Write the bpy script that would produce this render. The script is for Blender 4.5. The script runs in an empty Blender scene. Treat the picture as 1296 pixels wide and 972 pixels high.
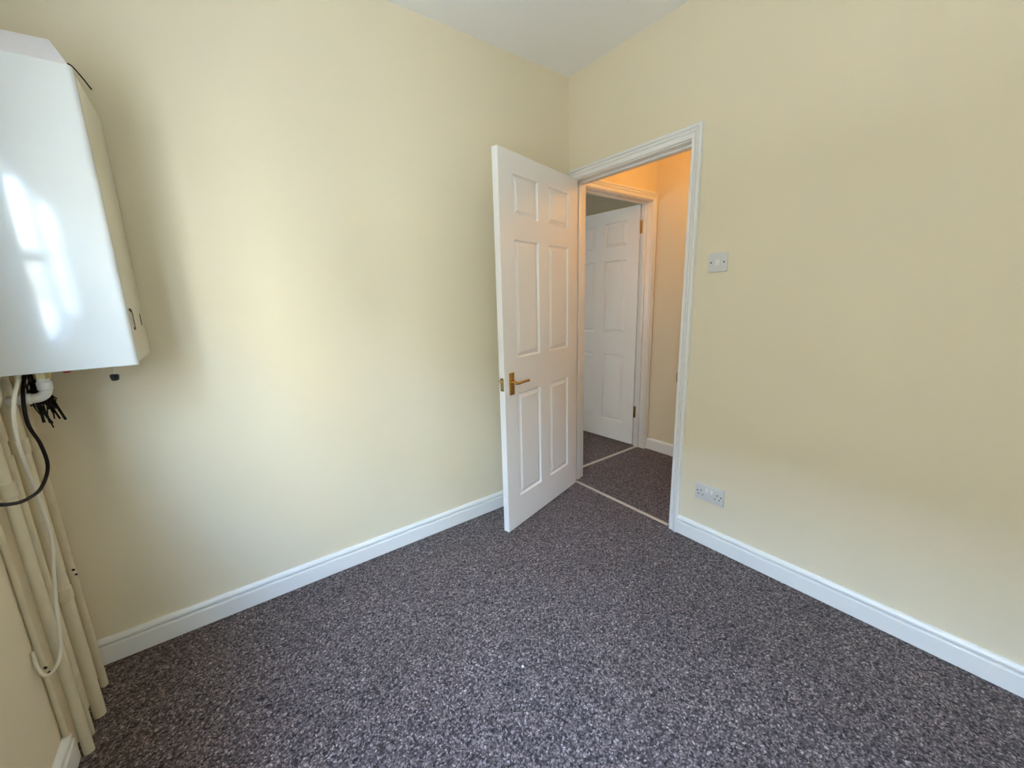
import bpy, bmesh, math, random
from mathutils import Vector, Matrix

random.seed(7)
S = bpy.context.scene
COL = S.collection

# ------------------------------------------------------------------ camera
def make_camera():
    f, yaw, pitch, roll = 504.8, math.radians(53.484), math.radians(-11.979), math.radians(-1.597)
    d = Vector((math.cos(pitch) * math.cos(yaw), math.cos(pitch) * math.sin(yaw), math.sin(pitch)))
    r = d.cross(Vector((0, 0, 1))).normalized()
    u = r.cross(d)
    r2 = math.cos(roll) * r + math.sin(roll) * u
    u2 = -math.sin(roll) * r + math.cos(roll) * u
    m = Matrix((r2, u2, -d)).transposed().to_4x4()
    m.translation = Vector((-1.918, -1.933, 1.293))
    cam = bpy.data.cameras.new('camera')
    cam.sensor_width = 36.0
    cam.lens = f * 36.0 / 1296.0
    cam.clip_start = 0.01
    o = bpy.data.objects.new('camera', cam)
    o.matrix_world = m
    COL.objects.link(o)
    S.camera = o
make_camera()

# ------------------------------------------------------------------ world, sun, exposure
H = 2.574            # ceiling height
XC = -2.43           # window / boiler wall plane
WIN1 = (-2.45, -1.00, 0.90, 2.02)
WIN2 = (0.85, 2.15, 0.92, 1.98)

w = bpy.data.worlds.new('sky')
S.world = w
w.use_nodes = True
nt = w.node_tree
nt.nodes.clear()
out = nt.nodes.new('ShaderNodeOutputWorld')
bg = nt.nodes.new('ShaderNodeBackground')
geo = nt.nodes.new('ShaderNodeTexCoord')
sep = nt.nodes.new('ShaderNodeSeparateXYZ')
ramp = nt.nodes.new('ShaderNodeValToRGB')
ramp.color_ramp.elements[0].position = 0.0
ramp.color_ramp.elements[0].color = (0.55, 0.74, 1.0, 1)
ramp.color_ramp.elements[1].position = 1.0
ramp.color_ramp.elements[1].color = (0.40, 0.58, 1.0, 1)
nt.links.new(geo.outputs['Generated'], sep.inputs[0])
nt.links.new(sep.outputs['Z'], ramp.inputs[0])
nt.links.new(ramp.outputs[0], bg.inputs[0])
bg.inputs[1].default_value = 105.0
nt.links.new(bg.outputs[0], out.inputs[0])

sun = bpy.data.lights.new('sun', 'SUN')
sun.energy = 140.0
sun.color = (1.0, 0.93, 0.80)
sun.angle = math.radians(0.53)
so = bpy.data.objects.new('sun', sun)
so.rotation_euler = Vector((-0.62, 0.25, -0.74)).to_track_quat('-Z', 'Y').to_euler()
so.location = (6, -3, 9)
COL.objects.link(so)

def portal(name, y0, y1, z0, z1):
    l = bpy.data.lights.new(name, 'AREA')
    l.shape = 'RECTANGLE'
    l.size, l.size_y = (z1 - z0), (y1 - y0)
    l.cycles.is_portal = True
    o = bpy.data.objects.new(name, l)
    o.location = (XC - 0.105, (y0 + y1) / 2, (z0 + z1) / 2)
    o.rotation_euler = (0, math.radians(-90), 0)     # emits toward +X
    COL.objects.link(o)
portal('window_portal', *WIN1)
portal('window_portal', *WIN2)

S.view_settings.view_transform = 'Standard'
S.view_settings.look = 'None'
S.view_settings.gamma = 1.0
S.view_settings.use_curve_mapping = False
S.view_settings.exposure = -0.68
S.cycles.use_denoising = True
S.cycles.use_guiding = True
S.cycles.max_bounces = 9
S.cycles.diffuse_bounces = 7
S.cycles.sample_clamp_indirect = 60.0

# ------------------------------------------------------------------ helpers: objects
def tag(o, label=None, cat=None, group=None, kind=None):
    if label: o['label'] = label
    if cat: o['category'] = cat
    if group: o['group'] = group
    if kind: o['kind'] = kind
    return o

def empty(name, loc=(0, 0, 0), rz=0.0):
    o = bpy.data.objects.new(name, None)
    o.empty_display_size = 0.1
    o.location = loc
    o.rotation_euler = (0, 0, rz)
    COL.objects.link(o)
    return o

class MB:
    """collects faces of one mesh"""
    def __init__(self):
        self.v, self.f = [], []
    def add(self, vs, fs):
        n = len(self.v)
        self.v += [tuple(a) for a in vs]
        self.f += [tuple(i + n for i in q) for q in fs]
        return self
    def box(self, x0, x1, y0, y1, z0, z1):
        x0, x1 = min(x0, x1), max(x0, x1); y0, y1 = min(y0, y1), max(y0, y1); z0, z1 = min(z0, z1), max(z0, z1)
        vs = [(x0, y0, z0), (x1, y0, z0), (x1, y1, z0), (x0, y1, z0), (x0, y0, z1), (x1, y0, z1), (x1, y1, z1), (x0, y1, z1)]
        return self.add(vs, [(0, 3, 2, 1), (4, 5, 6, 7), (0, 1, 5, 4), (1, 2, 6, 5), (2, 3, 7, 6), (3, 0, 4, 7)])
    def sweep(self, prof, A, B):
        """prof: list of 3-vectors offsets at start A(list) and end B(list): closed loops joined"""
        n = len(A)
        fs = [(i, (i + 1) % n, n + (i + 1) % n, n + i) for i in range(n)]
        fs += [tuple(range(n - 1, -1, -1)), tuple(range(n, 2 * n))]
        return self.add(list(A) + list(B), fs)
    def tube(self, pts, rad, seg=14, caps=True):
        pts = [Vector(q) for q in pts]
        rings = []
        t0 = (pts[1] - pts[0]).normalized()
        ref = Vector((1, 0, 0)) if abs(t0.x) < 0.9 else Vector((0, 1, 0))
        nrm = (ref - t0 * ref.dot(t0)).normalized()
        for i, q in enumerate(pts):
            if i == 0: t = (pts[1] - pts[0])
            elif i == len(pts) - 1: t = (pts[-1] - pts[-2])
            else: t = (pts[i + 1] - pts[i]).normalized() + (pts[i] - pts[i - 1]).normalized()
            t.normalize()
            nrm = (nrm - t * nrm.dot(t)).normalized()
            b = t.cross(nrm)
            r = rad[i] if isinstance(rad, (list, tuple)) else rad
            rings.append([q + (nrm * math.cos(a) + b * math.sin(a)) * r for a in [2 * math.pi * k / seg for k in range(seg)]])
        vs = [p for r in rings for p in r]
        fs = []
        for i in range(len(rings) - 1):
            for k in range(seg):
                fs.append((i * seg + k, i * seg + (k + 1) % seg, (i + 1) * seg + (k + 1) % seg, (i + 1) * seg + k))
        if caps:
            fs.append(tuple(range(seg - 1, -1, -1)))
            fs.append(tuple((len(rings) - 1) * seg + k for k in range(seg)))
        return self.add(vs, fs)
    def build(self, name, m, parent=None, bevel=0.0, segs=2, smooth=False, loc=None):
        me = bpy.data.meshes.new(name)
        bm = bmesh.new()
        bv = [bm.verts.new(q) for q in self.v]
        for q in self.f:
            try: bm.faces.new([bv[i] for i in q])
            except ValueError: pass
        bmesh.ops.recalc_face_normals(bm, faces=bm.faces)
        if bevel:
            es = [e for e in bm.edges if len(e.link_faces) == 2 and e.calc_face_angle(0) > 0.6]
            bmesh.ops.bevel(bm, geom=es, offset=bevel, segments=segs, profile=0.5, affect='EDGES', clamp_overlap=True)
        bm.to_mesh(me)
        bm.free()
        me.materials.append(m)
        if smooth or bevel:
            for q in me.polygons: q.use_smooth = True
            try: me.set_sharp_from_angle(angle=math.radians(35))
            except Exception: pass
        o = bpy.data.objects.new(name, me)
        COL.objects.link(o)
        if parent: o.parent = parent
        if loc: o.location = loc
        return o

def spline(pts, n=8):
    P = [Vector(q) for q in pts]
    P = [P[0] * 2 - P[1]] + P + [P[-1] * 2 - P[-2]]
    r = []
    for i in range(1, len(P) - 2):
        for k in range(n):
            t = k / n
            a, b, c, d = P[i - 1], P[i], P[i + 1], P[i + 2]
            r.append(0.5 * ((2 * b) + (c - a) * t + (2 * a - 5 * b + 4 * c - d) * t * t + (3 * b - a - 3 * c + d) * t ** 3))
    r.append(P[-2])
    return r

# ------------------------------------------------------------------ helpers: materials
def mat(name, col, rough=0.5, metal=0.0, var=0.0, vscale=6.0, bump=0.0, bscale=200.0, coat=0.0, spec=0.5, bdist=0.002):
    m = bpy.data.materials.new(name)
    m.use_nodes = True
    t = m.node_tree
    b = t.nodes['Principled BSDF']
    b.inputs['Base Color'].default_value = (*col, 1)
    b.inputs['Roughness'].default_value = rough
    b.inputs['Metallic'].default_value = metal
    b.inputs['Coat Weight'].default_value = coat
    b.inputs['Specular IOR Level'].default_value = spec
    tc = t.nodes.new('ShaderNodeTexCoord')
    if var:
        n = t.nodes.new('ShaderNodeTexNoise')
        n.inputs['Scale'].default_value = vscale
        n.inputs['Detail'].default_value = 4
        mx = t.nodes.new('ShaderNodeMix')
        mx.data_type = 'RGBA'
        mx.inputs[6].default_value = (*[c * (1 - var) for c in col], 1)
        mx.inputs[7].default_value = (*[min(1, c * (1 + var)) for c in col], 1)
        t.links.new(tc.outputs['Object'], n.inputs['Vector'])
        t.links.new(n.outputs['Fac'], mx.inputs[0])
        t.links.new(mx.outputs[2], b.inputs['Base Color'])
    if bump:
        n2 = t.nodes.new('ShaderNodeTexNoise')
        n2.inputs['Scale'].default_value = bscale
        n2.inputs['Detail'].default_value = 3
        bp = t.nodes.new('ShaderNodeBump')
        bp.inputs['Strength'].default_value = bump
        bp.inputs['Distance'].default_value = bdist
        t.links.new(tc.outputs['Object'], n2.inputs['Vector'])
        t.links.new(n2.outputs['Fac'], bp.inputs['Height'])
        t.links.new(bp.outputs[0], b.inputs['Normal'])
    return m

def carpet_mat():
    m = bpy.data.materials.new('carpet')
    m.use_nodes = True
    t = m.node_tree
    L = t.links.new
    b = t.nodes['Principled BSDF']
    tc = t.nodes.new('ShaderNodeTexCoord')
    # warped coordinates so that tufts are irregular
    nz = t.nodes.new('ShaderNodeTexNoise'); nz.inputs['Scale'].default_value = 60; nz.inputs['Detail'].default_value = 2
    L(tc.outputs['Object'], nz.inputs['Vector'])
    add = t.nodes.new('ShaderNodeVectorMath'); add.operation = 'MULTIPLY_ADD'
    add.inputs[1].default_value = (0.020, 0.020, 0.0)
    L(nz.outputs['Color'], add.inputs[0]); L(tc.outputs['Object'], add.inputs[2])
    vo = t.nodes.new('ShaderNodeTexVoronoi'); vo.inputs['Scale'].default_value = 175
    L(add.outputs[0], vo.inputs['Vector'])
    hs = t.nodes.new('ShaderNodeSeparateColor')
    L(vo.outputs['Color'], hs.inputs[0])
    cr = t.nodes.new('ShaderNodeValToRGB')
    e = cr.color_ramp.elements
    e[0].position = 0.0; e[0].color = (0.022, 0.014, 0.012, 1)
    e[1].position = 1.0; e[1].color = (0.52, 0.405, 0.375, 1)
    q = e.new(0.22); q.color = (0.092, 0.063, 0.057, 1)
    q = e.new(0.55); q.color = (0.185, 0.133, 0.122, 1)
    q = e.new(0.90); q.color = (0.30, 0.228, 0.21, 1)
    L(hs.outputs[0], cr.inputs[0])
    # dark between tufts
    mr = t.nodes.new('ShaderNodeMapRange'); mr.inputs[1].default_value = 0.25; mr.inputs[2].default_value = 0.75
    mr.inputs[3].default_value = 1.0; mr.inputs[4].default_value = 0.25
    L(vo.outputs['Distance'], mr.inputs[0])
    n3 = t.nodes.new('ShaderNodeTexNoise'); n3.inputs['Scale'].default_value = 3.0; n3.inputs['Detail'].default_value = 3
    L(tc.outputs['Object'], n3.inputs['Vector'])
    mr3 = t.nodes.new('ShaderNodeMapRange'); mr3.inputs[3].default_value = 0.88; mr3.inputs[4].default_value = 1.12
    L(n3.outputs['Fac'], mr3.inputs[0])
    mu = t.nodes.new('ShaderNodeMath'); mu.operation = 'MULTIPLY'
    L(mr.outputs[0], mu.inputs[0]); L(mr3.outputs[0], mu.inputs[1])
    mx = t.nodes.new('ShaderNodeVectorMath'); mx.operation = 'SCALE'
    L(cr.outputs[0], mx.inputs[0]); L(mu.outputs[0], mx.inputs['Scale'])
    L(mx.outputs[0], b.inputs['Base Color'])
    bp = t.nodes.new('ShaderNodeBump'); bp.invert = True
    bp.inputs['Strength'].default_value = 0.9; bp.inputs['Distance'].default_value = 0.004
    L(vo.outputs['Distance'], bp.inputs['Height'])
    L(bp.outputs[0], b.inputs['Normal'])
    b.inputs['Roughness'].default_value = 0.9
    b.inputs['Specular IOR Level'].default_value = 0.15
    b.inputs['Sheen Weight'].default_value = 0.2
    b.inputs['Sheen Roughness'].default_value = 0.5
    return m

def door_mat():
    # white gloss paint over a moulded wood-grain skin
    m = bpy.data.materials.new('door_paint')
    m.use_nodes = True
    t = m.node_tree
    L = t.links.new
    b = t.nodes['Principled BSDF']
    b.inputs['Base Color'].default_value = (0.86, 0.855, 0.84, 1)
    b.inputs['Roughness'].default_value = 0.33
    tc = t.nodes.new('ShaderNodeTexCoord')
    mp = t.nodes.new('ShaderNodeMapping'); mp.inputs['Scale'].default_value = (160, 160, 9)
    n = t.nodes.new('ShaderNodeTexNoise'); n.inputs['Scale'].default_value = 1.0; n.inputs['Detail'].default_value = 4
    n.inputs['Distortion'].default_value = 0.8
    bp = t.nodes.new('ShaderNodeBump'); bp.inputs['Strength'].default_value = 0.22; bp.inputs['Distance'].default_value = 0.001
    L(tc.outputs['Object'], mp.inputs[0]); L(mp.outputs[0], n.inputs['Vector']); L(n.outputs['Fac'], bp.inputs['Height'])
    L(bp.outputs[0], b.inputs['Normal'])
    return m

def glass_mat():
    m = bpy.data.materials.new('window_glass')
    m.use_nodes = True
    t = m.node_tree
    t.nodes.clear()
    o = t.nodes.new('ShaderNodeOutputMaterial')
    tr = t.nodes.new('ShaderNodeBsdfTransparent'); tr.inputs[0].default_value = (0.95, 0.97, 0.96, 1)
    gl = t.nodes.new('ShaderNodeBsdfGlossy'); gl.inputs['Roughness'].default_value = 0.02
    mx = t.nodes.new('ShaderNodeMixShader')
    mx.inputs[0].default_value = 0.04
    t.links.new(tr.outputs[0], mx.inputs[1]); t.links.new(gl.outputs[0], mx.inputs[2])
    t.links.new(mx.outputs[0], o.inputs[0])
    return m

def brick_mat(name, c1, c2, c3):
    m = bpy.data.materials.new(name)
    m.use_nodes = True
    t = m.node_tree
    b = t.nodes['Principled BSDF']
    tc = t.nodes.new('ShaderNodeTexCoord')
    mp = t.nodes.new('ShaderNodeMapping'); mp.inputs['Rotation'].default_value = (math.radians(90), 0, math.radians(90))
    br = t.nodes.new('ShaderNodeTexBrick')
    br.inputs['Scale'].default_value = 4.4
    br.inputs['Color1'].default_value = c1
    br.inputs['Color2'].default_value = c2
    br.inputs['Mortar'].default_value = c3
    t.links.new(tc.outputs['Object'], mp.inputs[0]); t.links.new(mp.outputs[0], br.inputs['Vector'])
    t.links.new(br.outputs[0], b.inputs['Base Color'])
    b.inputs['Roughness'].default_value = 0.9
    return m

M = {}
M['cream'] = mat('cream_emulsion', (0.77, 0.69, 0.515), rough=0.75, var=0.025, vscale=2.2, bump=0.10, bscale=260, spec=0.25)
M['ceiling'] = mat('ceiling_white', (0.85, 0.85, 0.82), rough=0.85, bump=0.06, bscale=200, spec=0.2)
M['gloss'] = mat('white_gloss_paint', (0.82, 0.82, 0.80), rough=0.28, bump=0.04, bscale=40)
M['door'] = door_mat()
M['carpet'] = carpet_mat()
M['brass'] = mat('brass', (0.62, 0.40, 0.13), rough=0.25, metal=1.0, var=0.1, vscale=60)
M['dull_brass'] = mat('dull_brass', (0.36, 0.28, 0.14), rough=0.4, metal=1.0, var=0.2, vscale=90)
M['steel'] = mat('zinc', (0.55, 0.55, 0.53), rough=0.35, metal=1.0)
M['alu'] = mat('aluminium_strip', (0.70, 0.66, 0.60), rough=0.38, metal=0.75)
M['plastic'] = mat('white_plastic', (0.64, 0.64, 0.63), rough=0.32)
M['rocker'] = mat('white_plastic_rocker', (0.80, 0.80, 0.78), rough=0.25)
M['dark'] = mat('black_plastic', (0.010, 0.009, 0.009), rough=0.45)
M['dark_catch'] = mat('tarnished_catch', (0.10, 0.075, 0.045), rough=0.5)
M['slot'] = mat('dark_slot', (0.015, 0.013, 0.012), rough=0.8)
M['boiler_front'] = mat('boiler_white_enamel', (0.68, 0.69, 0.66), rough=0.10, coat=0.1)
M['boiler_side'] = mat('boiler_cream_casing', (0.70, 0.66, 0.53), rough=0.4)
M['boiler_top'] = mat('boiler_grey_cover', (0.74, 0.71, 0.72), rough=0.5)
M['pipe'] = mat('cream_painted_pipe', (0.66, 0.59, 0.42), rough=0.45, var=0.10, vscale=25, bump=0.15, bscale=90)
M['upvc_pipe'] = mat('white_waste_pipe', (0.72, 0.70, 0.64), rough=0.35)
M['cable_white'] = mat('white_cable_sheath', (0.72, 0.67, 0.55), rough=0.45)
M['wire'] = mat('dark_wire', (0.010, 0.007, 0.006), rough=0.6, spec=0.2)
M['red'] = mat('red_valve', (0.45, 0.03, 0.02), rough=0.4)
M['glass'] = glass_mat()
M['upvc'] = mat('white_upvc', (0.82, 0.83, 0.83), rough=0.25)
M['brick'] = brick_mat('pale_brick', (0.58, 0.48, 0.34, 1), (0.52, 0.42, 0.28, 1), (0.60, 0.55, 0.46, 1))
M['dark_brick'] = brick_mat('dark_brick', (0.115, 0.09, 0.065, 1), (0.09, 0.072, 0.05, 1), (0.15, 0.135, 0.11, 1))  # kept dark so the added blocker returns little light
M['paving'] = mat('pale_paving', (0.38, 0.35, 0.30), rough=0.9, var=0.15, vscale=3)
M['paper'] = mat('paper_scrap', (0.85, 0.85, 0.85), rough=0.6)
bulb = bpy.data.materials.new('lamp_glow')
bulb.use_nodes = True
_b = bulb.node_tree.nodes['Principled BSDF']
_b.inputs['Emission Color'].default_value = (1.0, 0.62, 0.28, 1)
_b.inputs['Emission Strength'].default_value = 20.0
M['bulb'] = bulb

# ------------------------------------------------------------------ the shell
def struct(o, label, cat):
    return tag(o, label, cat, kind='structure')

Y_BACK = -2.75       # wall behind the camera
TB = 0.115           # thickness of the door wall
XH = 0.952           # hall far wall plane
YN = 2.9             # far wall of the next room
XN = 2.2             # right wall of the next room

struct(MB().box(XC, 0.018, Y_BACK, 0, -0.12, 0).build('floor', M['carpet']),
       'dark brown flecked carpet of the empty room', 'floor')
struct(MB().box(0.018, XH, -2.2, 0.085, -0.12, 0).build('floor_hall', M['carpet']),
       'brown carpet of the small hall beyond the open door', 'floor')
struct(MB().box(XC, XN, 0.085, YN, -0.125, -0.001).build('floor_next_room', M['carpet']),
       'brown carpet of the next room past the second threshold strip', 'floor')
struct(MB().box(XC - 0.3, XN + 0.2, Y_BACK - 0.2, YN + 0.2, H, H + 0.25).build('ceiling', M['ceiling']),
       'plain off-white ceiling', 'ceiling')
struct(MB().box(XC, TB, 0, 0.12, -0.1, H).build('wall_left', M['cream']),
       'cream painted wall between the boiler and the open door', 'wall')
m = MB()
m.box(0, TB, -0.007, 0, -0.1, H)
m.box(0, TB, -0.832, -0.007, 2.024, H)
m.box(0, TB, Y_BACK, -0.832, -0.1, H)
struct(m.build('wall_right', M['cream']), 'cream painted wall with the doorway, switch and socket', 'wall')
def window_wall(name, ya, yb, win, label):
    y0, y1, z0, z1 = win
    m = MB()
    X0 = XC - 0.10
    m.box(X0, XC, ya, y0, -0.3, H)
    m.box(X0, XC, y1, yb, -0.3, H)
    m.box(X0, XC, y0, y1, -0.3, z0)
    m.box(X0, XC, y0, y1, z1, H)
    return struct(m.build(name, M['cream']), label, 'wall')
window_wall('wall_window_side', Y_BACK - 0.1, 0.12, WIN1, 'cream wall with the pipes at the left edge of the room')
window_wall('wall_next_room_window', 0.12, YN + 0.1, WIN2, 'window wall of the next room')
struct(MB().box(XC, TB, Y_BACK - 0.1, Y_BACK, -0.1, H).build('wall_behind', M['cream']), 'cream wall behind the viewer', 'wall')
struct(MB().box(XH, XH + 0.1, -2.3, 0.02, -0.1, H).build('wall_hall_far', M['cream']), 'warm lit hall wall seen through the doorway', 'wall')
m = MB()
m.box(TB, 0.117, 0.02, 0.12, -0.1, H)
m.box(0.117, 0.936, 0.02, 0.12, 2.024, H)
m.box(0.936, XN, 0.02, 0.12, -0.1, H)
struct(m.build('wall_hall_left', M['cream']), 'orange lit wall above the second doorway in the hall', 'wall')
struct(MB().box(TB, XH + 0.1, -2.3, -2.2, -0.1, H).build('wall_hall_end', M['cream']), 'end wall of the hall', 'wall')
struct(MB().box(XC, XN, YN, YN + 0.1, -0.1, H).build('wall_next_room_far', M['cream']), 'far wall of the next room', 'wall')
struct(MB().box(XN, XN + 0.1, 0.02, YN + 0.1, -0.1, H).build('wall_next_room_side', M['cream']), 'side wall of the next room seen above the second door', 'wall')

# ------------------------------------------------------------------ skirting boards
SK = [(0, 0.004), (0.018, 0.004), (0.018, 0.0715), (0.0165, 0.0750), (0.0130, 0.0762), (0.0030, 0.0768), (0.0025, 0.0825), (0.0125, 0.0832),
      (0.0145, 0.0860), (0.0138, 0.0925), (0.0105, 0.0985), (0.0065, 0.1030), (0, 0.104)]
PLAIN = [(0, 0.003), (0.015, 0.003), (0.015, 0.085), (0.008, 0.098), (0.004, 0.100), (0, 0.100)]
def skirting(name, a, b, nrm, label, prof=SK):
    a, b, n = Vector((*a, 0)), Vector((*b, 0)), Vector((*nrm, 0))
    A = [a + n * t + Vector((0, 0, z)) for t, z in prof]
    B = [b + n * t + Vector((0, 0, z)) for t, z in prof]
    o = MB().sweep(None, A, B).build(name, M['gloss'])
    return struct(o, label, 'skirting board')
skirting('baseboard_left', (XC, 0), (-0.004, 0), (0, -1), 'white grooved skirting board below the left wall')
skirting('baseboard_right', (0, -0.859), (0, Y_BACK), (-1, 0), 'white grooved skirting board below the socket')
skirting('baseboard_window_side', (XC, -0.404), (XC, Y_BACK), (1, 0), 'white skirting board stopping short beside the pipes')
skirting('baseboard_hall', (XH, 0.001), (XH, -2.2), (-1, 0), 'plain white skirting board in the hall', PLAIN)
skirting('baseboard_next_room', (0.115, YN), (XN, YN), (0, -1), 'white skirting board in the next room', PLAIN)

# ------------------------------------------------------------------ door casings
ARC = [(0.0, 0.0), (0.0, 0.006), (0.002, 0.0105), (0.006, 0.0120), (0.0200, 0.0130), (0.0215, 0.0120), (0.0220, 0.0080), (0.0250, 0.0080), (0.0255, 0.0130),
       (0.0290, 0.0165), (0.0355, 0.0180), (0.0375, 0.0170), (0.0380, 0.0120), (0.0410, 0.0120), (0.0415, 0.0185), (0.0440, 0.0205), (0.0520, 0.0205), (0.0555, 0.0180), (0.0570, 0.0120), (0.057, 0.0)]
def casing(name, org, along, out_, width, depth, wl, wr, label, wtop=0.057):
    """doorway lining + architrave. org: floor point at one inner lining face, `along`: unit vector across the opening,
       out_: unit vector from the wall face toward the viewer; wl/wr architrave widths; returns the root"""
    root = empty(name, (0, 0, 0))
    struct(root, label, 'door frame')
    o, a, n, z = Vector(org), Vector(along), Vector(out_), Vector((0, 0, 1))
    top, g = 1.994, 0.005
    def P(s, t, h): return o + a * s + n * t + z * h
    def bx(nm, s0, s1, t0, t1, h0, h1, bev=0.0015):
        c = [P(s, t, h) for h in (h0, h1) for (s, t) in ((s0, t0), (s1, t0), (s1, t1), (s0, t1))]
        return MB().add(c, [(0, 3, 2, 1), (4, 5, 6, 7), (0, 1, 5, 4), (1, 2, 6, 5), (2, 3, 7, 6), (3, 0, 4, 7)]).build(nm, M['gloss'], root, bevel=bev)
    # linings
    bx('lining', -0.025, 0, -depth, 0.0005, 0.001, top + 0.025)
    bx('lining', width, width + 0.025, -depth, 0.0005, 0.001, top + 0.025)
    bx('lining_head', 0, width, -depth, 0.0005, top, top + 0.025)
    # stops
    bx('door_stop', 0.0, 0.012, -0.075, -0.042, 0.001, top)
    bx('door_stop', width - 0.012, width, -0.075, -0.042, 0.001, top)
    bx('door_stop', 0.012, width - 0.012, -0.075, -0.042, top - 0.012, top)
    # architrave legs and mitred head
    def sc(w_): return [(q * w_ / 0.057, t) for q, t in ARC]
    def leg(sgn, s0, w_):
        pr = sc(w_)
        A = [P(s0 + sgn * (g + q), t, 0.001) for q, t in pr]
        tp = sc(wtop)
        B = [P(s0 + sgn * (g + q), t, top + g + qt) for (q, t), (qt, _) in zip(pr, tp)]
        return MB().sweep(None, A, B).build('architrave_leg', M['gloss'], root)
    leg(-1, 0.0, wl); leg(1, width, wr)
    pl, prr, tp = sc(wl), sc(wr), sc(wtop)
    A = [P(-(g + q), t, top + g + h) for (q, t), (h, _) in zip(pl, tp)]
    B = [P(width + g + q, t, top + g + h) for (q, t), (h, _) in zip(prr, tp)]
    MB().sweep(None, A, B).build('architrave_head', M['gloss'], root)
    return root
D1 = casing('trim_1', (0, -0.035, 0), (0, -1, 0), (-1, 0, 0), 0.768, TB, 0.028, 0.053, 'white moulded architrave and lining of the room doorway')
MB().box(-0.0075, -0.0055, -0.8055, -0.8015, 0.845, 0.895).build('strike_plate_lip', M['dull_brass'], D1)
D2 = casing('trim_2', (0.142, 0.02, 0), (1, 0, 0), (0, -1, 0), 0.768, 0.1, 0.020, 0.030, 'warm lit architrave and lining of the second doorway in the hall')

# threshold strips
def strip(name, a, b, wid, label):
    a, b = Vector((*a, 0)), Vector((*b, 0))
    d = (b - a).normalized(); s = Vector((-d.y, d.x, 0))
    pr = [(-wid / 2, 0.001), (-wid / 2 + 0.004, 0.0045), (0, 0.006), (wid / 2 - 0.004, 0.0045), (wid / 2, 0.001)]
    o = MB().sweep(None, [a + s * q + Vector((0, 0, h)) for q, h in pr], [b + s * q + Vector((0, 0, h)) for q, h in pr]).build(name, M['alu'])
    return tag(o, label, 'threshold strip')
strip('threshold_strip', (0.018, -0.048), (0.018, -0.79), 0.026, 'metal carpet strip across the room doorway')
strip('threshold_strip', (0.155, 0.085), (0.897, 0.085), 0.026, 'metal carpet strip under the second doorway beside the inner door')

# ------------------------------------------------------------------ six panel doors
DW, DH, DT = 0.762, 1.981, 0.035
COLS = [(0.112, 0.332), (0.432, 0.652)]
ROWS = [(0.178, 0.782), (0.976, 1.578), (1.688, 1.884)]   # above the leaf's bottom edge

def panel_mesh(w_, h_):
    """moulded field: steep groove, sloped moulding, raised flat centre, on both faces"""
    prof = [(0.0, 0.0), (0.0015, -0.0035), (0.0065, -0.0105), (0.0090, -0.0115), (0.0110, -0.0105), (0.0280, -0.0030), (0.0300, -0.0012)]
    m = MB()
    for side in (0, 1):
        rings = []
        for ins, dz in prof:
            y = dz if side == 0 else -DT - dz
            rings.append([(ins, y, ins), (w_ - ins, y, ins), (w_ - ins, y, h_ - ins), (ins, y, h_ - ins)])
        vs = [p for r in rings for p in r]
        fs = []
        for i in range(len(rings) - 1):
            for k in range(4):
                fs.append((4 * i + k, 4 * i + (k + 1) % 4, 4 * i + 4 + (k + 1) % 4, 4 * i + 4 + k))
        n = 4 * (len(rings) - 1)
        fs.append((n, n + 1, n + 2, n + 3))
        m.add(vs, fs)
    # the rim between both faces closes the mesh
    n = len(prof) * 4
    m.f += [(k, (k + 1) % 4, n + (k + 1) % 4, n + k) for k in range(4)]
    return m

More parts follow.
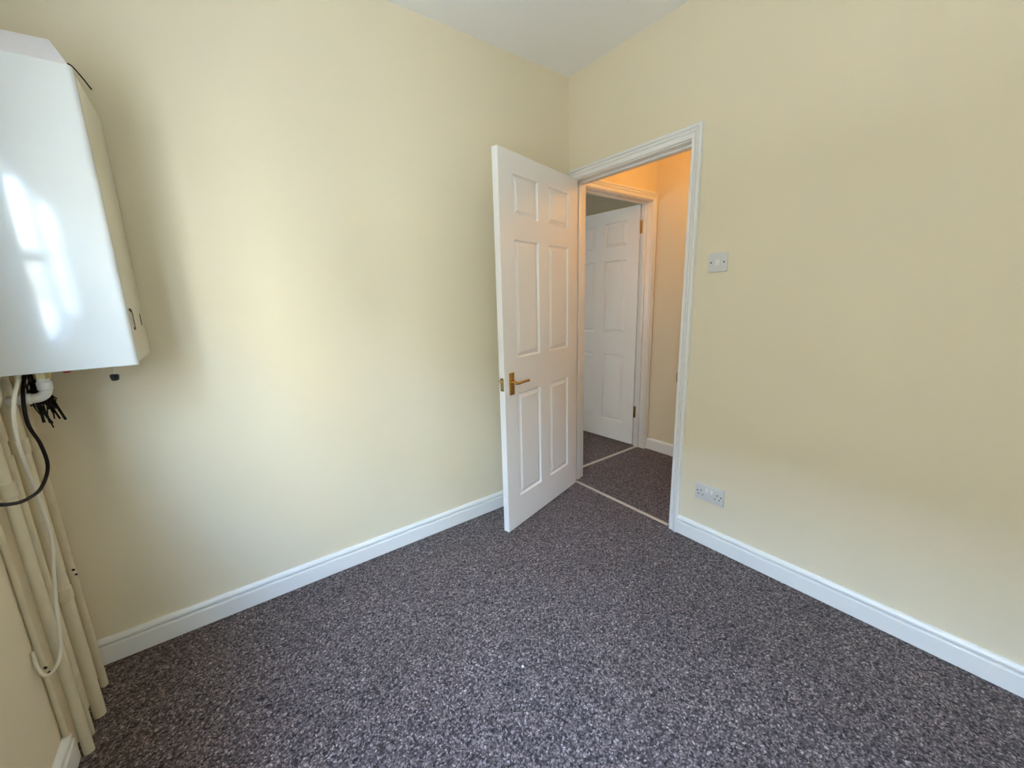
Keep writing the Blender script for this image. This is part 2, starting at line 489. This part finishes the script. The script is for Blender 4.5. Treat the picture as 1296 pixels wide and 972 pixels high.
_leaf = None
def six_panel_door(name, loc, rz, label):
    global _leaf
    root = empty(name, loc, rz)
    struct(root, label, 'door')
    if _leaf is None:
        xs = [0, COLS[0][0], COLS[0][1], COLS[1][0], COLS[1][1], DW]
        zs = [0, ROWS[0][0], ROWS[0][1], ROWS[1][0], ROWS[1][1], ROWS[2][0], ROWS[2][1], DH]
        bm = bmesh.new()
        grid = {}
        for s, y in ((0, 0.0), (1, -DT)):
            for i, x in enumerate(xs):
                for k, zz in enumerate(zs): grid[s, i, k] = bm.verts.new((x, y, zz))
        hole = lambda i, k: i in (1, 3) and k in (1, 3, 5)
        for s in (0, 1):
            for i in range(5):
                for k in range(7):
                    if not hole(i, k): bm.faces.new([grid[s, i, k], grid[s, i + 1, k], grid[s, i + 1, k + 1], grid[s, i, k + 1]])
        for i in range(5):
            for k in (0, 7): bm.faces.new([grid[0, i, k], grid[0, i + 1, k], grid[1, i + 1, k], grid[1, i, k]])
        for k in range(7):
            for i in (0, 5): bm.faces.new([grid[0, i, k], grid[0, i, k + 1], grid[1, i, k + 1], grid[1, i, k]])
        bmesh.ops.recalc_face_normals(bm, faces=bm.faces)
        me = bpy.data.meshes.new('door_leaf'); bm.to_mesh(me); bm.free()
        me.materials.append(M['door'])
        _leaf = me
    lf = bpy.data.objects.new('leaf', _leaf); COL.objects.link(lf); lf.parent = root; lf.location = (0, 0, 0.010)
    cache = {}
    for r0, r1 in ROWS:
        for c0, c1 in COLS:
            key = (round(r1 - r0, 3), round(c1 - c0, 3))
            if key not in cache:
                o = panel_mesh(c1 - c0, r1 - r0).build('panel', M['door'], lf)
                cache[key] = o.data
            else:
                o = bpy.data.objects.new('panel', cache[key]); COL.objects.link(o); o.parent = lf
            o.location = (c0, 0, r0)
    # lever handles on both faces
    for s in (1, -1):
        y0 = 0.0 if s == 1 else -DT
        def by(q): return y0 + s * q
        xc, zc = DW - 0.057, 0.855
        bp = MB().box(xc - 0.0205, xc + 0.0205, by(-0.0005), by(0.006), zc - 0.060, zc + 0.060).build('handle_backplate', M['brass'], lf, bevel=0.0025)
        bp.location = (0, 0, -0.010)
        for dx in (-0.013, 0.013):
            for dz in (-0.052, 0.052):
                pass
        m = MB()
        zl = zc + 0.008
        m.tube([(xc, by(0.004), zl), (xc, by(0.016), zl)], 0.0115, 16)
        m.tube([(xc, by(0.014), zl), (xc, by(0.040), zl)], 0.008, 14)
        pts = spline([(xc + 0.006, by(0.036), zl), (xc - 0.010, by(0.046), zl), (xc - 0.030, by(0.048), zl + 0.001), (xc - 0.065, by(0.046), zl + 0.001), (xc - 0.100, by(0.042), zl - 0.001)], 5)
        m.tube(pts, [0.0085 - 0.0015 * abs(math.sin(3.0 * i / len(pts))) for i in range(len(pts))], 12)
        lv = m.build('lever', M['brass'], lf, smooth=True)
        lv.location = (0, 0, -0.010)
        sm = MB()
        for dx in (-0.013, 0.013):
            for dz in (-0.052, 0.052):
                sm.tube([(xc + dx, by(0.0055), zc + dz), (xc + dx, by(0.0068), zc + dz)], 0.0032, 10)
        so_ = sm.build('handle_screws', M['dull_brass'], lf); so_.location = (0, 0, -0.010)
    # latch face plate and bolt in the closing edge
    lp = MB().box(DW - 0.0005, DW + 0.0012, -DT / 2 - 0.011, -DT / 2 + 0.011, 0.823, 0.893).build('latch_plate', M['dull_brass'], lf)
    lp.location = (0, 0, -0.010)
    yb0, yb1 = -DT / 2 - 0.006, -DT / 2 + 0.006
    b = MB().sweep(None, [(DW, yb0, 0.866), (DW, yb1, 0.866), (DW + 0.012, yb0 + 0.003, 0.866), (DW + 0.010, yb0, 0.866)],
                   [(DW, yb0, 0.884), (DW, yb1, 0.884), (DW + 0.012, yb0 + 0.003, 0.884), (DW + 0.010, yb0, 0.884)]).build('latch_bolt', M['brass'], lf)
    b.location = (0, 0, -0.010)
    sm = MB()
    for zz in (0.830, 0.886): sm.tube([(DW + 0.001, -DT / 2, zz), (DW + 0.0019, -DT / 2, zz)], 0.0035, 10)
    s_ = sm.build('latch_screws', M['slot'], lf); s_.location = (0, 0, -0.010)
    # butt hinges on the hinge edge
    for zz in (0.25, 1.765):
        h = MB()
        h.box(-0.0015, 0.0, -DT, -0.006, zz, zz + 0.1)
        for k in range(5):
            h.tube([(-0.002, -DT - 0.005, zz + 0.020 * k + 0.0008), (-0.002, -DT - 0.005, zz + 0.020 * k + 0.0192)], 0.0058, 12)
        h.build('hinge', M['brass'], lf, smooth=True)
    return root

six_panel_door('door_1', (-0.0095, -0.0824, 0), math.pi + 0.2681, 'white six panel door standing open into the room, brass lever')
d2 = six_panel_door('door_2', (0.903, 0.1245, 0), math.radians(90 + 3.6), 'white six panel door in the next room, open beyond the hall')
# hinge leaves let into the lining of the second doorway
for zz in (0.26, 1.775):
    m = MB()
    m.box(0.9088, 0.9102, 0.082, 0.119, zz, zz + 0.1)
    for k in range(5):
        m.tube([(0.9075, 0.1185, zz + 0.020 * k + 0.0008), (0.9075, 0.1185, zz + 0.020 * k + 0.0192)], 0.0055, 12)
    m.build('hinge_leaf', M['brass'], D2)

# ------------------------------------------------------------------ switch and socket on the right wall
def screw_pair(root, pts, x):
    for (y, z) in pts:
        MB().tube([(x, y, z), (x - 0.0012, y, z)], 0.0034, 12).build('screw', M['slot'], root)
def light_switch():
    yc, zc = -0.971, 1.434
    r = empty('light_switch', (0, yc, zc))
    tag(r, 'square white light switch on the wall right of the doorway', 'light switch')
    MB().box(-0.0085, 0.0005, -0.043, 0.043, -0.043, 0.043).build('face_plate', M['plastic'], r, bevel=0.002)
    m = MB()
    m.sweep(None, [(-0.0078, -0.0095, -0.014), (-0.0120, -0.0095, -0.014), (-0.0092, -0.0095, 0.014), (-0.0078, -0.0095, 0.014)],
            [(-0.0078, 0.0095, -0.014), (-0.0120, 0.0095, -0.014), (-0.0092, 0.0095, 0.014), (-0.0078, 0.0095, 0.014)])
    m.build('rocker', M['rocker'], r, bevel=0.0008)
    for y in (-0.030, 0.030):
        MB().tube([(-0.0082, y, 0), (-0.0092, y, 0)], 0.0036, 12).build('screw', M['slot'], r)
light_switch()
def socket():
    yc, zc = -1.0185, 0.291
    r = empty('double_socket', (0, yc, zc))
    tag(r, 'white double wall socket low beside the doorway', 'socket')
    MB().box(-0.0095, 0.0005, -0.073, 0.073, -0.043, 0.043).build('face_plate', M['plastic'], r, bevel=0.002)
    for s in (-1, 1):
        m = MB()
        m.sweep(None, [(-0.0085, s * 0.0125 - 0.006, 0.004), (-0.0130, s * 0.0125 - 0.006, 0.004), (-0.0100, s * 0.0125 - 0.006, 0.027), (-0.0085, s * 0.0125 - 0.006, 0.027)],
                [(-0.0085, s * 0.0125 + 0.006, 0.004), (-0.0130, s * 0.0125 + 0.006, 0.004), (-0.0100, s * 0.0125 + 0.006, 0.027), (-0.0085, s * 0.0125 + 0.006, 0.027)])
        m.build('rocker', M['rocker'], r, bevel=0.0008)
        c = s * 0.042
        MB().box(-0.0098, -0.0090, c - 0.0022, c + 0.0022, 0.004, 0.0125).build('earth_slot', M['slot'], r)
        for q in (-1, 1):
            MB().box(-0.0098, -0.0090, c + q * 0.011 - 0.0034, c + q * 0.011 + 0.0034, -0.0155, -0.011).build('pin_slot', M['slot'], r)
        MB().tube([(-0.0090, s * 0.0605, 0.003), (-0.0099, s * 0.0605, 0.003)], 0.0036, 12).build('screw', M['slot'], r)
socket()

# ------------------------------------------------------------------ boiler
def boiler():
    x0, x1 = -2.423, -2.105
    yf, yb = -0.358, -0.004
    z0, z1 = 1.139, 1.897
    r = empty('boiler', ((x0 + x1) / 2, yb, z0))
    r_inv = Matrix.Translation(-Vector(r.location))
    tag(r, 'white wall boiler with a glossy front in the left corner', 'boiler')
    def put(mb, name, m_, **k):
        mb.v = [tuple(Vector(q) + r_inv.translation) for q in mb.v]
        return mb.build(name, m_, r, **k)
    # casing: side outline in yz with a rounded lower back corner
    R_ = 0.035
    pr = [(yf + 0.016, z0 + 0.002)]
    for k in range(7):
        a = -math.pi / 2 + k * (math.pi / 2) / 6
        pr.append((yb - R_ + R_ * math.cos(a), z0 + 0.004 + R_ + R_ * math.sin(a)))
    pr += [(yb, z1 - 0.002), (yf + 0.016, z1 - 0.002)]
    m = MB().sweep(None, [(x0, y, z) for y, z in pr], [(x1, y, z) for y, z in pr])
    put(m, 'casing', M['boiler_side'], bevel=0.004)
    # front panel: returns a little round the side, soft right edge
    def fp(zz):
        pts = [(x0 - 0.001, yf + 0.020), (x0 - 0.001, yf + 0.006), (x0 + 0.006, yf)]
        for k in range(7):
            a = -math.pi / 2 + k * (math.pi / 2) / 6
            pts.append((x1 - 0.012 + 0.014 * math.cos(a), yf + 0.013 + 0.013 * math.sin(a)))
        pts.append((x1 + 0.002, yf + 0.020))
        return [(x, y, zz) for x, y in pts]
    m = MB().sweep(None, fp(z0 - 0.003), fp(z1 + 0.003))
    put(m, 'front_panel', M['boiler_front'], bevel=0.0025)
    # sloping grey cover on top
    a = [(x0, yf + 0.01, z1 + 0.001), (x1 - 0.004, yf + 0.01, z1 + 0.001), (x1 - 0.004, yb, z1 + 0.001), (x0, yb, z1 + 0.001)]
    b = [(x0, yf + 0.058, z1 + 0.062), (x1 - 0.037, yf + 0.058, z1 + 0.074), (x1 - 0.037, yb, z1 + 0.074), (x0, yb, z1 + 0.062)]
    put(MB().sweep(None, a, b), 'top_cover', M['boiler_top'], bevel=0.0015)
    # side catch: recessed ring and slot
    m = MB()
    ring = []
    cy, cz, hw, hh = -0.293, 1.264, 0.017, 0.031
    for k in range(24):
        t = 2 * math.pi * k / 24
        c, s = math.cos(t), math.sin(t)
        ring.append((x1 + 0.0012, cy + hw * (abs(c) ** 0.6) * (1 if c > 0 else -1), cz + hh * (abs(s) ** 0.6) * (1 if s > 0 else -1)))
    m.tube(ring[20:] + ring[:9], 0.0032, 8)
    put(m, 'side_catch', M['dark_catch'], smooth=True)
    m = MB().box(x1 + 0.0004, x1 + 0.003, cy - 0.007, cy + 0.007, cz - 0.022, cz + 0.022)
    put(m, 'catch_plate', M['boiler_side'], bevel=0.001)
    put(MB().box(x1 - 0.001, x1 + 0.0012, -0.101, -0.091, 1.242, 1.280), 'side_slot', M['slot'], bevel=0.0005)
    # dark vent slots, knob and stem, red tap under the case
    for (a0, a1) in ((-2.262, -2.205), (-2.192, -2.160)):
        put(MB().box(a0, a1, -0.322, -0.300, z0 - 0.006, z0 + 0.003), 'vent_slot', M['slot'])
    m = MB().tube([(-2.168, -0.3, z0 + 0.002), (-2.168, -0.3, z0 - 0.030)], 0.0022, 8)
    st = put(m, 'control_stem', M['steel'])
    m = MB().tube([(-2.168, -0.3, z0 - 0.030), (-2.168, -0.3, z0 - 0.033), (-2.168, -0.3, z0 - 0.046), (-2.168, -0.3, z0 - 0.049)], [0.007, 0.011, 0.009, 0.006], 8)
    put(m, 'control_knob', M['dark'])
    m = MB().tube([(-2.262, -0.29, z0 + 0.002), (-2.262, -0.29, z0 - 0.008), (-2.262, -0.29, z0 - 0.014)], [0.006, 0.010, 0.007], 10)
    put(m, 'valve_tap', M['red'])
    # sensor wire poking out over the top edge at the back
    m = MB().tube(spline([(-2.165, -0.035, 1.968), (-2.158, -0.028, 2.02), (-2.146, -0.02, 2.030), (-2.127, -0.018, 2.004), (-2.110, -0.018, 1.973)], 5), 0.0022, 8)
    put(m, 'sensor_wire', M['wire'], smooth=True)
boiler()

# ------------------------------------------------------------------ pipes at the window wall
def pipe(label, x, y, r, zb, top, coup=(), clip=None, capz=None):
    root = empty('heating_pipe', (x, y, zb))
    tag(root, label, 'pipe', 'painted heating pipes below the boiler')
    pts = [(0, 0, 0), (0, 0, 0.3), (0, 0, 0.6)] + [(q[0] - x, q[1] - y, q[2] - zb) for q in top]
    MB().tube(pts, r, 18).build('tube', M['pipe'], root, smooth=True)
    for zc in coup:
        zc -= zb
        MB().tube([(0, 0, zc - 0.022), (0, 0, zc - 0.019), (0, 0, zc + 0.019), (0, 0, zc + 0.022)], [r, r + 0.0032, r + 0.0032, r], 18).build('coupling', M['pipe'], root, smooth=True)
    if clip:
        zc = clip - zb
        MB().tube([(0, 0, zc - 0.008), (0, 0, zc + 0.008)], r + 0.0025, 18).build('clip_band', M['pipe'], root, smooth=True)
        xw = XC - x
        c = MB().box(xw, -r * 0.6, -0.008, 0.008, zc - 0.008, zc + 0.008).build('clip_arm', M['pipe'], root)
        sm = MB()
        for dy, dz in ((-0.006, 0.012), (0.004, -0.010)):
            sm.tube([(r * 0.7, dy - r * 0.85, zc + dz), (r * 0.7 + 0.004, dy - r * 0.85 - 0.005, zc + dz)], 0.0032, 8)
        sm.build('clip_screw', M['slot'], root)
    return root
pipe('rightmost cream pipe, nearest the left wall skirting', -2.404, -0.122, 0.0105, 0.0, [(-2.404, -0.122, 0.90), (-2.404, -0.122, 1.140)], coup=(0.905,), clip=0.455)
pipe('thickest cream pipe, second from the left wall', -2.394, -0.260, 0.0155, 0.0, [(-2.394, -0.260, 0.90), (-2.394, -0.260, 1.140)], coup=(0.455, 0.93))
pipe('thin cream pipe, third from the left wall', -2.403, -0.330, 0.0085, 0.0, [(-2.403, -0.330, 0.95), (-2.403, -0.320, 1.06), (-2.403, -0.318, 1.140)], coup=(0.20, 0.90))
pipe('thick cream pipe ending next to the cut skirting board', -2.397, -0.395, 0.0125, 0.0, [(-2.397, -0.395, 0.98), (-2.395, -0.375, 1.04), (-2.386, -0.352, 1.08), (-2.384, -0.342, 1.140)], coup=(0.85,))
pipe('thinnest cream pipe, ending on the skirting board top', -2.4215, -0.420, 0.0068, 0.105, [(-2.4215, -0.420, 1.00), (-2.4165, -0.40, 1.05), (-2.4148, -0.36, 1.09), (-2.4145, -0.350, 1.140)], clip=0.335)

def cable(name, label, pts, r, m_, cat='cable', n=8):
    o = MB().tube(spline(pts, n), r, 10).build(name, m_, smooth=True)
    return tag(o, label, cat)
cable('white_cable', 'thin white cable hanging from the boiler over the pipes',
      [(-2.343, -0.312, 1.1395), (-2.343, -0.335, 1.12), (-2.345, -0.396, 1.07), (-2.35, -0.420, 0.976), (-2.36, -0.366, 0.827), (-2.365, -0.338, 0.673), (-2.37, -0.364, 0.59), (-2.375, -0.400, 0.489),
       (-2.378, -0.436, 0.389), (-2.39, -0.464, 0.352), (-2.41, -0.462, 0.343), (-2.422, -0.450, 0.368), (-2.4255, -0.44, 0.41)], 0.0042, M['cable_white'])
cable('black_cable', 'black cable looping out below the boiler',
      [(-2.345, -0.25, 1.1395), (-2.342, -0.33, 1.09), (-2.335, -0.384, 1.015), (-2.335, -0.340, 0.943), (-2.335, -0.335, 0.877), (-2.335, -0.415, 0.845), (-2.335, -0.51, 0.852),
       (-2.335, -0.595, 0.874), (-2.345, -0.66, 0.905), (-2.38, -0.72, 0.96), (-2.423, -0.76, 1.03)], 0.0042, M['wire'])
# white waste elbow below the case
r = empty('waste_pipe', (-2.312, -0.285, 1.062))
tag(r, 'white plastic elbow pipe directly under the boiler', 'pipe')
el = []
for k in range(9):
    t = k / 8 * math.pi / 2
    el.append((-0.022 + 0.022 * math.cos(t), 0, 0.022 - 0.022 * math.sin(t)))
MB().tube([(0, 0, 0.0765)] + el + [(-0.060, 0.004, -0.001), (-0.075, 0.008, -0.001)], 0.0128, 16).build('bend', M['upvc_pipe'], r, smooth=True)
MB().tube([(0, 0, 0.020), (0, 0, 0.022), (0, 0, 0.042), (0, 0, 0.044)], [0.0128, 0.0155, 0.0155, 0.0128], 16).build('collar', M['upvc_pipe'], r, smooth=True)
MB().tube([(-0.030, 0, 0), (-0.032, 0, 0), (-0.048, 0.002, 0), (-0.050, 0.002, 0)], [0.0128, 0.0152, 0.0152, 0.0128], 16).build('collar', M['upvc_pipe'], r, smooth=True)
MB().tube([(0, 0, 0.052), (0, 0, 0.068)], 0.0165, 6).build('nut', M['dull_brass'], r)
# frayed dark wires between the elbow and the pipes
r = empty('wire_bundle', (-2.352, -0.200, 1.138))
tag(r, 'tangled bundle of dark frayed wires under the boiler', 'wires')
random.seed(11)
for i in range(26):
    a = Vector((random.uniform(-0.02, 0.02), random.uniform(-0.02, 0.06), 0.0))
    b = Vector((random.uniform(-0.012, 0.014), random.uniform(-0.03, 0.07), random.uniform(-0.085, -0.06)))
    c = b + Vector((random.uniform(-0.004, 0.016), random.uniform(-0.02, 0.03), random.uniform(-0.06, -0.02)))
    d = c + Vector((random.uniform(-0.004, 0.012), random.uniform(-0.02, 0.03), random.uniform(-0.055, 0.005)))
    MB().tube(spline([a, b, c, d], 5), random.choice([0.0018, 0.0026, 0.0035]), 7).build('wire', M['wire'], r, smooth=True)
for i, (y, z) in enumerate(((0.02, -0.028), (0.07, -0.035), (-0.035, -0.03))):
    MB().tube([(-0.03, y, 0.0), (-0.03, y, z)], 0.012, 8).build('pipe_union', M['dull_brass'], r)

# ------------------------------------------------------------------ windows (out of view: they light the rooms and show in the boiler's gloss)
def window(name, win, label):
    y0, y1, z0, z1 = win
    r = empty(name, (XC - 0.055, y0, z0))
    struct(r, label, 'window')
    W_, H_ = y1 - y0, z1 - z0
    fr = 0.055
    m = MB()
    for b in ((0, fr, 0, H_), (W_ - fr, W_, 0, H_), (fr, W_ - fr, 0, fr), (fr, W_ - fr, H_ - fr, H_)):
        m.box(-0.035, 0.035, b[0], b[1], b[2], b[3])
    m.build('window_frame', M['upvc'], r)
    mul = W_ * 0.55
    MB().box(-0.033, 0.033, mul - 0.035, mul + 0.035, fr, H_ - fr).build('mullion', M['upvc'], r)
    MB().box(-0.033, 0.033, mul + 0.035, W_ - fr, 0.52, 0.58).build('transom', M['upvc'], r)
    for b in ((fr, mul - 0.035, fr, H_ - fr), (mul + 0.035, W_ - fr, fr, 0.52), (mul + 0.035, W_ - fr, 0.58, H_ - fr)):
        MB().box(-0.003, 0.003, b[0], b[1], b[2], b[3]).build('pane', M['glass'], r)
    MB().box(0.03, 0.075, 0.002, W_ - 0.002, -0.001, 0.022).build('window_sill', M['gloss'], r, bevel=0.003)
window('window_1', WIN1, 'white framed window in the pipe wall, mirrored in the boiler front')
window('window_2', WIN2, 'white framed window of the next room')

# outside, unseen: paving, and brick walls placed and sized to shape the daylight
o = MB().box(-7.4, -7.1, -22, -7.0, -0.4, 6.8).build('wall_outside_pale', M['brick'])  # height raised to hold sky light off the left wall
struct(o, 'unseen sunlit pale brick wall across the yard, raised to cut sky light', 'wall')
o = MB().box(-7.4, -6.6, -7.0, 12, -0.4, 4.2).build('wall_blocker_dark', M['dark_brick'])  # unseen block added to lower the daylight on the right wall
struct(o, 'unseen dark brick blocker across the yard, added to dim the right wall', 'wall')
o = MB().box(-7.1, XC - 0.10, -11.3, -11.0, -0.4, 2.3).build('wall_blocker_end', M['brick'])  # unseen block added to stop low light along the yard reaching the left wall
struct(o, 'unseen brick blocker at the yard end, added to dim the left wall', 'wall')
o = MB().box(-60, XC - 0.10, -60, 60, -0.5, -0.35).build('floor_outside', M['paving'])
struct(o, 'pale paving of the yard outside', 'ground')

# ------------------------------------------------------------------ hall lamp (above and right of the doorway view)
def hall_lamp():
    x, y = 0.53, -0.76
    r = empty('pendant_lamp', (x, y, H))
    tag(r, 'bare warm bulb on a short flex in the hall', 'lamp')
    MB().tube([(0, 0, 0.001), (0, 0, -0.012), (0, 0, -0.022)], [0.04, 0.04, 0.02], 20).build('ceiling_rose', M['rocker'], r, smooth=True)
    MB().tube([(0, 0, -0.02), (0, 0, -0.20)], 0.003, 8).build('flex', M['rocker'], r)
    MB().tube([(0, 0, -0.20), (0, 0, -0.205), (0, 0, -0.25), (0, 0, -0.255)], [0.012, 0.02, 0.02, 0.014], 16).build('lamp_holder', M['rocker'], r, smooth=True)
    pts, rr = [], []
    for k in range(11):
        t = k / 10
        pts.append((0, 0, -0.255 - 0.10 * t)); rr.append(0.013 + 0.019 * math.sin(math.pi * min(1, t * 1.02)) ** 0.8 if t < 1 else 0.004)
    MB().tube(pts, rr, 16).build('bulb', M['bulb'], r, smooth=True)
    l = bpy.data.lights.new('hall_bulb_light', 'POINT')
    l.energy = 15.0
    l.color = (1.0, 0.47, 0.10)
    l.shadow_soft_size = 0.04
    lo = bpy.data.objects.new('hall_bulb_light', l)
    lo.location = (x, y, H - 0.41)
    COL.objects.link(lo)
hall_lamp()

# scrap of paper fluff on the carpet
o = MB().add([(-1.205, -0.985, 0.001), (-1.197, -0.985, 0.003), (-1.196, -0.979, 0.002), (-1.204, -0.978, 0.004), (-1.2, -0.982, 0.006)],
             [(0, 1, 4), (1, 2, 4), (2, 3, 4), (3, 0, 4), (0, 3, 2, 1)]).build('paper_scrap', M['paper'])
tag(o, 'tiny white scrap lying on the carpet', 'scrap')
